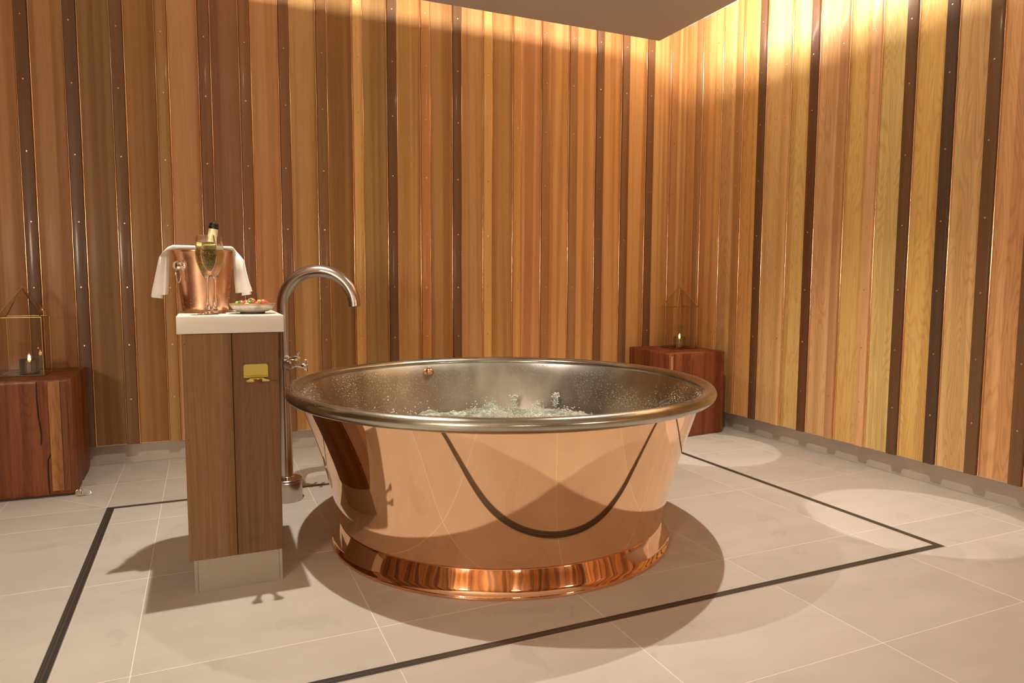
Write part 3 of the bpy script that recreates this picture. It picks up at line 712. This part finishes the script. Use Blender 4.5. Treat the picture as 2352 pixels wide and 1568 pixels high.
# layered hems at both ends
for sx, zc, xc in ((-1, 0.9475, -0.141), (1, 0.9560, 0.139)):
    hem = loft('hem', [((xc, tb-0.001, zc-0.008), (0.0155, 0.006, 0.002*sx), (0.003, 0.010, 0), 0.2), ((xc-0.001*sx, tb-0.001, zc+0.012), (0.0150, 0.006, 0), (0.003, 0.009, 0), 0.2)], M['linen'], tw)
# champagne bottle
bo = empty('champagne_bottle', 'champagne bottle with black cap and gold foil neck leaning in the ice bucket', 'bottle', (-0.003, 2.675, ZS+0.008))
bo.rotation_euler = (0.0, math.radians(8.6), 0)
gm, nt, b = newmat('green_bottle_glass'); setv(b, color=(0.03, 0.06, 0.02), rough=0.05, trans=0.3, ior=1.45)
link('glass_body', lathe_me('glass_body', [(0.0, 0.0), (0.036, 0.0), (0.040, 0.006), (0.040, 0.13), (0.037, 0.155), (0.026, 0.19), (0.018, 0.215)], 40, angle=60), gm, bo)
foil, nt, b = newmat('gold_foil_label'); setv(b, color=(0.93, 0.80, 0.46), rough=0.35, metal=0.35)
nn = noise_node(nt, (60, 60, 60), 1.0, 3, rnd=False); bumpn(nt, b, nn.outputs[0], 0.3, 0.002)
fl_ = link('neck_foil', lathe_me('neck_foil', [(0.0275, 0.188), (0.0195, 0.214), (0.0168, 0.235), (0.0155, 0.262), (0.0150, 0.284), (0.0, 0.284)], 40, angle=60), foil, bo); fl_['label'] = 'cream gold foil on the neck'
cap = plain('black_cap', (0.006, 0.008, 0.007), rough=0.12, coat=0.6)
cp = link('cap', lathe_me('cap', [(0.0, 0.309), (0.009, 0.3085), (0.0140, 0.3055), (0.0158, 0.300), (0.0150, 0.2955), (0.0165, 0.2925), (0.0168, 0.287), (0.0160, 0.284), (0.0, 0.284)], 36, angle=50), cap, bo); cp['label'] = 'glossy black cap'
dia = plain('foil_emblem', (0.62, 0.55, 0.30), rough=0.4, metal=0.5)
bm = bmesh.new()
for (xx, zz, s) in ((0.0, 0.262, 0.0035), (0.001, 0.245, 0.005)):
    v4 = [bm.verts.new((xx+dx*s, -0.0178+0.0012*0, zz+dz*s)) for dx, dz in ((0, -1.3), (1, 0), (0, 1.3), (-1, 0))]; bm.faces.new(v4)
link('emblem', finish(bm, 'emblem'), dia, bo)

# ------------------------------------------------------------------ champagne flutes
def flute_me():
    out = [(0.0, 0.0), (0.031, 0.0), (0.0325, 0.0008), (0.0320, 0.0018), (0.020, 0.0045), (0.010, 0.009), (0.0060, 0.018), (0.0042, 0.04), (0.0036, 0.07), (0.0038, 0.10), (0.0055, 0.114), (0.0085, 0.121)]
    bowl = [(0.0140, 0.130), (0.0215, 0.147), (0.0290, 0.168), (0.0325, 0.188), (0.0325, 0.205), (0.0300, 0.228), (0.0262, 0.2555)]
    inn = [(r-0.0010, z) for r, z in bowl[::-1]]+[(0.0080, 0.1235), (0.003, 0.1200), (0.0, 0.1195)]
    return lathe_me('glass', out+bowl+inn, 48, angle=70)
def liquid_me(zt):
    pr = [(0.0, 0.1200), (0.003, 0.1205), (0.0078, 0.1240)]
    B = [(0.0140, 0.130), (0.0215, 0.147), (0.0290, 0.168), (0.0325, 0.188), (0.0325, 0.205), (0.0300, 0.228), (0.0262, 0.2555)]
    for r, z in B:
        if z < zt: pr.append((r-0.0012, z))
    for (r0, z0), (r1, z1) in zip(B, B[1:]):
        if z0 <= zt <= z1: rt = r0+(r1-r0)*(zt-z0)/(z1-z0)-0.0012
    pr += [(rt, zt), (0.0, zt)]
    return lathe_me('champagne', pr, 48, angle=50), rt
mef = flute_me(); mef.materials.append(M['flute'])
def flute(loc, lab, zt, foamh, wine, scale=1.0, nb_=260):
    t = empty('champagne_flute', lab, 'glass', loc, 0, 'champagne flutes'); t.scale = (scale, scale, scale)
    link('glass', mef, None, t)
    lq, rt = liquid_me(zt)
    tl = link('champagne', lq, wine, None, loc); tl.scale = (scale, scale, scale)
    tl.parent = t; tl.location = (0, 0, 0); tl.scale = (1, 1, 1); tl['label'] = 'golden champagne'
    if foamh > 0:
        f_ = link('foam', lathe_me('foam', [(0.0, zt), (rt, zt), (rt-0.0004, zt+foamh), (0.0, zt+foamh)], 40), M['foam'], t)
    def sb():
        z = 0.125+(zt-0.127)*random.random()**0.7; a = random.uniform(0, 2*PI)
        rm = 0.029*min(1, (z-0.118)/0.045); r = rm*random.random()**0.4
        if random.random() < 0.22: z = random.choice((zt-0.001, 0.205, 0.188, 0.168)); r = rm*random.uniform(0.92, 0.98)
        return (r*math.cos(a), r*math.sin(a), z), random.uniform(0.00035, 0.0009)
    beads('bubbles', nb_, sb, M['bubble'], t)
    return t
flute((0.012, 2.470, ZS), 'filled champagne flute standing nearest the front edge of the slab', 0.232, 0.0015, M['wine'])
flute((0.036, 2.537, ZS), 'foam-topped champagne flute standing behind the front one', 0.210, 0.014, M['wine2'], 1.0, 160)

# ------------------------------------------------------------------ bowl of fruit
m, nt, b = newmat('speckled_stoneware'); M['ceramic'] = m
n1 = noise_node(nt, (40, 40, 40), 1.0, 4, rnd=False); cr = N(nt, 'ShaderNodeMix', data_type='RGBA'); nt.links.new(maprange(nt, n1.outputs[0], 0.45, 0.7, 0, 1), cr.inputs['Factor'])
cr.inputs['A'].default_value = (0.62, 0.58, 0.50, 1); cr.inputs['B'].default_value = (0.36, 0.31, 0.24, 1); nt.links.new(cr.outputs['Result'], b.inputs['Base Color']); setv(b, rough=0.3, coat=0.3)
bwl = empty('fruit_bowl', 'shallow speckled stoneware bowl of strawberries on the white slab', 'bowl', (0.1505, 2.505, ZS))
link('dish', lathe_me('dish', [(0.0, 0.005), (0.036, 0.005), (0.052, 0.009), (0.063, 0.016), (0.070, 0.025), (0.0728, 0.0315), (0.0722, 0.033), (0.0700, 0.031), (0.066, 0.024), (0.055, 0.014), (0.036, 0.0095), (0.0, 0.009)], 64, angle=60), M['ceramic'], bwl)
link('foot_ring', lathe_me('foot_ring', [(0.036, 0.0), (0.039, 0.0), (0.040, 0.007), (0.034, 0.007)], 48, closed=True), plain('dark_foot', (0.09, 0.06, 0.04), rough=0.7), bwl)
link('rim_edge', lathe_me('rim_edge', [(0.0725, 0.0308), (0.0742, 0.0325), (0.0728, 0.0342), (0.0708, 0.0325)], 64, closed=True), plain('brown_glaze_edge', (0.30, 0.17, 0.07), rough=0.4), bwl)
sb_m, nt, b = newmat('strawberry_red')
vo = N(nt, 'ShaderNodeTexVoronoi'); vo.inputs['Scale'].default_value = 230; tc = N(nt, 'ShaderNodeTexCoord'); nt.links.new(tc.outputs['Object'], vo.inputs['Vector'])
cr = N(nt, 'ShaderNodeMix', data_type='RGBA'); nt.links.new(maprange(nt, vo.outputs['Distance'], 0.12, 0.3, 1, 0), cr.inputs['Factor'])
cr.inputs['A'].default_value = (0.50, 0.09, 0.06, 1); cr.inputs['B'].default_value = (0.80, 0.45, 0.20, 1); nt.links.new(cr.outputs['Result'], b.inputs['Base Color']); setv(b, rough=0.3, coat=0.4)
bumpn(nt, b, vo.outputs['Distance'], 0.5, 0.002)
me_st = lathe_me('flesh', [(0.0, -0.018), (0.004, -0.0165), (0.009, -0.010), (0.0125, -0.002), (0.0135, 0.005), (0.011, 0.010), (0.006, 0.0115), (0.0, 0.011)], 18, angle=70); me_st.materials.append(sb_m)
leaf = plain('calyx_green', (0.22, 0.33, 0.05), rough=0.5)
bm = bmesh.new()
for k in range(7):
    a = 2*PI*k/7; c, s = math.cos(a), math.sin(a); q = []
    for rr_, ww, hh in ((0.001, 0.0012, 0.0115), (0.006, 0.0026, 0.0145), (0.0115, 0.0003, 0.011)):
        q.append((bm.verts.new((c*rr_-s*ww, s*rr_+c*ww, hh)), bm.verts.new((c*rr_+s*ww, s*rr_-c*ww, hh))))
    for (a1, a2), (b1, b2) in zip(q, q[1:]): bm.faces.new((a1, a2, b2, b1))
sweep_bm(bm, [(0, 0, 0.011), (0.001, 0, 0.016), (0.003, 0.001, 0.021)], 0.0009, 6)
me_ca = finish(bm, 'calyx'); me_ca.materials.append(leaf)
def berry(loc, rot, lab, s=1.0):
    t = empty('strawberry', lab, 'strawberry', (bwl.location.x+loc[0], bwl.location.y+loc[1], ZS+loc[2]), 0, 'strawberries in the bowl'); t.rotation_euler = rot; t.scale = (s, s, s)
    link('flesh', me_st, None, t); link('calyx', me_ca, None, t)
berry((-0.034, -0.010, 0.0315), (0.3, -1.25, 0.4), 'red strawberry at the left end of the fruit bowl', 0.95)
berry((-0.002, -0.008, 0.0365), (1.0, 0.3, -0.7), 'strawberry heaped highest in the middle of the fruit bowl', 1.1)
berry((0.036, -0.006, 0.0335), (0.2, -1.35, -0.3), 'dark red strawberry at the right end of the fruit bowl', 1.05)
berry((0.012, -0.026, 0.030), (1.5, 0.2, 0.9), 'small strawberry at the front of the middle heap in the fruit bowl', 0.8)
berry((-0.018, 0.022, 0.031), (-1.2, 0.3, 0.2), 'strawberry hidden at the back of the fruit bowl', 1.0)
berry((0.030, 0.024, 0.031), (-1.1, 0.5, 0.6), 'strawberry at the back right of the fruit bowl', 1.0)
grape = plain('green_grape', (0.50, 0.52, 0.14), rough=0.25, sss=0.0, coat=0.3)
me_gr = lathe_me('grape', [(0.0, -0.009), (0.004, -0.008), (0.0073, -0.004), (0.0078, 0.001), (0.006, 0.0065), (0.0025, 0.009), (0.0, 0.0092)], 16, angle=70); me_gr.materials.append(grape)
for (x, y, z, lab) in ((-0.0475, -0.006, 0.0345, 'green grape at the left edge of the fruit bowl'), (0.0195, -0.012, 0.0385, 'pale green grape beside the highest strawberry'), (-0.0185, -0.024, 0.0305, 'green grape at the front left of the fruit bowl'), (0.006, 0.018, 0.0335, 'green grape at the back of the fruit bowl')):
    g = link('green_grape', me_gr, None, None, (bwl.location.x+x, bwl.location.y+y, ZS+z)); g.rotation_euler = (random.uniform(0, 2), random.uniform(0, 2), 0); tag(g, lab, 'grape', 'grapes in the bowl')

# ------------------------------------------------------------------ timber blocks
def block(name, label, quad, h, z0, chips, col, grooves, seed):
    """quad: four footprint corners, counter-clockwise"""
    rnd = random.Random(seed); cx = sum(p[0] for p in quad)/4; cy = sum(p[1] for p in quad)/4
    t = empty(name, label, 'block', (cx, cy, 0))
    loop = []
    for i in range(4):
        a, b = quad[i], quad[(i+1) % 4]
        ln = math.hypot(b[0]-a[0], b[1]-a[1]); m_ = 14
        nx, ny = (b[1]-a[1])/ln, -(b[0]-a[0])/ln
        for k in range(m_):
            u = k/m_; d = 0.0
            if k == 0: d = -0.0
            d += rnd.uniform(-0.0012, 0.0012)
            for (gi, gu, gd) in grooves:
                if gi == i and abs(u-gu) < 0.5/m_: d -= gd
            x = a[0]+(b[0]-a[0])*u+nx*d; y = a[1]+(b[1]-a[1])*u+ny*d
            loop.append((x-cx, y-cy, d))
    zs = [z0, z0+0.006, z0+0.03]+[z0+0.03+(h-z0-0.06)*k/6 for k in range(1, 6)]+[h-0.03, h-0.007, h]
    bm = bmesh.new(); rings = []
    for zi, z in enumerate(zs):
        ring = []
        for k, (x, y, d) in enumerate(loop):
            s = 1.0-(0.010 if zi in (0, len(zs)-1) else 0.0)-(0.004 if k % 14 == 0 else 0)
            w_ = 0.0022*mnoise.noise(Vector((x*9+seed, y*9, z*5)))
            ring.append(bm.verts.new((x*(s+w_*2), y*(s+w_*2), z+(0.003*mnoise.noise(Vector((x*8, y*8, seed))) if z > 0.3 else 0))))
        rings.append(ring)
    n_ = len(loop)
    for a, b in zip(rings, rings[1:]):
        for k in range(n_): bm.faces.new((a[k], a[(k+1) % n_], b[(k+1) % n_], b[k]))
    bm.faces.new(rings[0]); bm.faces.new(rings[-1])
    o = link('timber', finish(bm, 'timber', angle=28), M['block'], t); o.color = (*woodcol(col, 1.3), 1)
    return t
CR = M['drain_dark']
def crack(parent, pts, wdt, nrm_):
    """thin wedge shaped split standing in the face"""
    nrm_ = Vector(nrm_); side = nrm_.cross(Vector((0, 0, 1))).normalized(); V = []; Fc = []
    for i, p in enumerate(pts):
        p = Vector(p); ww = wdt*(0.5+0.5*math.sin(PI*(i+0.6)/(len(pts)+0.2))); V += [p-side*ww, p+side*ww, p+side*ww-nrm_*0.006, p-side*ww-nrm_*0.006]
    for i in range(len(pts)-1):
        a = 4*i; b_ = a+4
        for k in range(4): Fc.append((a+k, a+(k+1) % 4, b_+(k+1) % 4, b_+k))
    Fc += [(0, 1, 2, 3), tuple(4*(len(pts)-1)+k for k in (3, 2, 1, 0))]
    bm = bmesh.new(); vv = [bm.verts.new(v) for v in V]
    for f in Fc: bm.faces.new([vv[k] for k in f])
    c = link('crack', finish(bm, 'crack'), crackm, parent); return c
crackm = plain('split_in_wood', (0.012, 0.006, 0.003), rough=0.9)
q1 = [(-1.12, 3.730), (-0.567, 3.718), (-0.574, 4.218), (-1.12, 4.221)]
bl1 = block('timber_block', 'large dark red timber block at the left edge, carrying a lantern', q1, 0.545, 0.012, 0, (122, 60, 27), [(0, 0.86, 0.004), (0, 0.64, 0.002), (1, 0.5, 0.006), (1, 0.64, 0.003)], 3)
l1 = Vector(bl1.location)
def rel(p, l): return (p[0]-l.x, p[1]-l.y, p[2])
yf = 3.7165
crack(bl1, [rel(p, l1) for p in ((-0.702, yf+.002, 0.538), (-0.703, yf+.001, 0.46), (-0.7, yf, 0.38), (-0.694, yf, 0.32), (-0.692, yf, 0.29), (-0.6955, yf, 0.25))], 0.0022, (0, -1, 0))
crack(bl1, [rel(p, l1) for p in ((-0.661, yf+.001, 0.40), (-0.659, yf, 0.30), (-0.659, yf, 0.24), (-0.6585, yf, 0.21), (-0.664, yf, 0.195), (-0.672, yf, 0.178), (-0.674, yf, 0.10), (-0.672, yf+.003, 0.016))], 0.0022, (0, -1, 0))
crack(bl1, [rel(p, l1) for p in ((-0.877, yf+.004, 0.40), (-0.876, yf+.003, 0.30), (-0.877, yf+.003, 0.2))], 0.0018, (0, -1, 0))
# paler let-in strip on its front
st = box('inlay_strip', -0.6600-l1.x, -0.6130-l1.x, yf-0.0030-l1.y, yf+0.006-l1.y, 0.030, 0.536, M['block'], bl1, 0.002); st.color = (*woodcol((172, 108, 58)), 1)
st2 = box('inlay_strip', -0.6125-l1.x, -0.5850-l1.x, yf-0.0022-l1.y, yf+0.006-l1.y, 0.026, 0.536, M['block'], bl1, 0.002); st2.color = (*woodcol((140, 82, 48)), 1)
box('foot', -1.08-l1.x, -0.60-l1.x, 3.76-l1.y, 4.18-l1.y, 0.0, 0.012, M['drain_dark'], bl1)
q2 = [(2.668, 3.590), (3.152, 3.643), (3.190, 4.150), (2.735, 4.140)]
bl2 = block('timber_block', 'weathered reddish timber block in the far corner behind the bath', q2, 0.545, 0.0, 0, (134, 68, 38), [(0, 0.14, 0.007), (0, 0.21, 0.004), (3, 0.86, 0.01), (0, 0.5, 0.003)], 8)
l2 = Vector(bl2.location); d0 = Vector((0.484, 0.053, 0)).normalized(); nn_ = Vector((0.053, -0.484, 0)).normalized()
def onf(u, z, off=0.0): p = Vector((2.668, 3.590, 0))+d0*u+nn_*(0.0015+off); return rel((p.x, p.y, z), l2)
crack(bl2, [onf(0.20, 0.54, -.002), onf(0.201, 0.48), onf(0.198, 0.42), onf(0.199, 0.36)], 0.0012, nn_)
s3 = link('pale_strip', me_from('pale_strip', [onf(0.012, 0.1, 0.002), onf(0.030, 0.1, 0.002), onf(0.030, 0.532, 0.002), onf(0.012, 0.532, 0.002), onf(0.012, 0.1, -0.006), onf(0.030, 0.1, -0.006), onf(0.030, 0.532, -0.006), onf(0.012, 0.532, -0.006)],
     [(0, 1, 2, 3), (0, 4, 5, 1), (1, 5, 6, 2), (2, 6, 7, 3), (3, 7, 4, 0), (5, 4, 7, 6)]), M['block'], bl2); s3.color = (*woodcol((205, 130, 88)), 1)

# ------------------------------------------------------------------ lanterns
def lantern(loc, rot, s, hs, ha, label, holder_mat, hoff, ring=True):
    t = empty('lantern', label, 'lantern', loc, rot, 'house-shaped lanterns'); h = s/2; r = 0.0021
    bm = bmesh.new(); C4 = [(-h, -h), (h, -h), (h, h), (-h, h)]
    for i in range(4):
        a, b = C4[i], C4[(i+1) % 4]
        sweep_bm(bm, [(*a, 0.004), (*a, hs)], r, 6)
        sweep_bm(bm, [(*a, hs), (*b, hs)], r, 6); sweep_bm(bm, [(*a, 0.004), (*b, 0.004)], r*1.1, 6)
        sweep_bm(bm, [(*a, hs), (0, 0, ha)], r, 6)
    sweep_bm(bm, [(0, 0, ha-0.002), (0, 0, ha+0.010)], 0.0016, 6)
    link('frame', finish(bm, 'frame', angle=60), M['brass'], t)
    for i in range(4):
        a, b = Vector((*C4[i], 0)), Vector((*C4[(i+1) % 4], 0)); g = 0.0015
        me = me_from('pane', [(a.x, a.y, 0.005), (b.x, b.y, 0.005), (b.x, b.y, hs-g), (a.x, a.y, hs-g)], [(0, 1, 2, 3)])
        link('pane', me, M['pane'], t)
        me = me_from('roof_pane', [(a.x, a.y, hs+g), (b.x, b.y, hs+g), (0, 0, ha-g)], [(0, 1, 2)])
        link('roof_pane', me, M['pane'], t)
    box('base_plate', -h, h, -h, h, 0.0, 0.0035, M['brass_dark'], t)
    if ring:
        rg = [(0.026*math.cos(a), -0.004+0.010*math.sin(a)*0.25, ha-0.018+0.021*math.sin(a)) for a in [2*PI*k/28 for k in range(28)]]
        rgo = tube('ring', rg, 0.0012, M['brass'], t, 6, True); rgo.rotation_euler = (0, 0, -rot-math.radians(-12 if loc[0] < 0 else 75))
    # glass holder and candle stand inside it: things of their own
    c, s_ = math.cos(rot), math.sin(rot); hx, hy = loc[0]+c*hoff[0]-s_*hoff[1], loc[1]+s_*hoff[0]+c*hoff[1]; hz = loc[2]+0.0036
    side = 'left' if loc[0] < 0 else 'right'; where = 'in the left lantern' if loc[0] < 0 else 'in the corner lantern'
    ho = empty('candle_holder', 'short cylindrical glass candle holder with dark gilded lower half '+where, 'candle holder', (hx, hy, hz), 0, 'candle holders')
    R_ = 0.041
    link('glass_cylinder', lathe_me('glass_cylinder', [(R_, 0.002), (R_, 0.155)], 40), M['smoked'] if False else M['crystal'], ho)
    link('gilded_sleeve', lathe_me('gilded_sleeve', [(R_-0.001, 0.002), (R_-0.001, 0.072)], 40), holder_mat, ho)
    link('bottom', lathe_me('bottom', [(0.0, 0.0), (R_, 0.0), (R_, 0.004), (0.0, 0.004)], 32), M['brass_dark'], ho)
    ca = empty('candle', 'small lit candle '+where, 'candle', (hx, hy, hz+0.0042), 0, 'lit candles')
    waxm = plain('candle_wax', (0.75, 0.55, 0.30), rough=0.5, emit=((1.0, 0.55, 0.15), 0.10))
    link('wax', lathe_me('wax', [(0.0, 0.0), (0.020, 0.0), (0.020, 0.052), (0.017, 0.055), (0.0, 0.052)], 28), waxm, ca)
    link('flame', lathe_me('flame', [(0.0, 0.053), (0.0045, 0.057), (0.0065, 0.064), (0.0055, 0.073), (0.0028, 0.083), (0.0, 0.091)], 16), M['flame'], ca)
    l = bpy.data.lights.new('candle_light', 'POINT'); l.energy = 0.12; l.color = (1, 0.6, 0.25); l.shadow_soft_size = 0.006
    lo = bpy.data.objects.new('candle_light', l); COL.objects.link(lo); lo.location = (0, 0, 0.075); lo.parent = ca
    return t
M['flame'] = plain('candle_flame', (1, 0.7, 0.2), emit=((1.0, 0.66, 0.20), 9.0))
lantern((-0.787, 3.975, 0.5455), math.radians(-1), 0.176, 0.277, 0.415, 'brass framed glass lantern with ring on the left timber block', thin_glass('dark_sleeve', (0.16, 0.09, 0.04), 0.4, 0.12), (0.020, -0.025))
lantern((3.017, 3.955, 0.5460), math.radians(1), 0.174, 0.283, 0.430, 'brass framed glass lantern on the timber block in the far corner', M['holder_gold'], (-0.012, -0.020))

# small wire tangle at the foot of the left block
wt = bmesh.new(); rnd = random.Random(5)
for k in range(9):
    a = rnd.uniform(0, PI); rx, ry = rnd.uniform(0.012, 0.020), rnd.uniform(0.006, 0.014); cx = rnd.uniform(-0.012, 0.012); ti = rnd.uniform(-0.9, 0.9)
    pts = [(cx+rx*math.cos(t)*math.cos(a), ry*math.cos(t)*math.sin(a), 0.017+0.0145*math.sin(t+ti)) for t in [2*PI*i/14 for i in range(14)]]
    sweep_bm(wt, pts, 0.0009, 5, closed=True)
sweep_bm(wt, [(0.01, 0, 0.002), (0.03, -0.006, 0.004), (0.042, 0.002, 0.012), (0.036, 0.006, 0.020)], 0.0009, 5)
tg = link('wire_tangle', finish(wt, 'wire_tangle', angle=60), metal('silver_wire', (0.8, 0.76, 0.66), 0.2), None, (-0.548, 3.695, 0.0)); tag(tg, 'small tangle of silvery wire on the floor at the corner of the left timber block', 'wire')
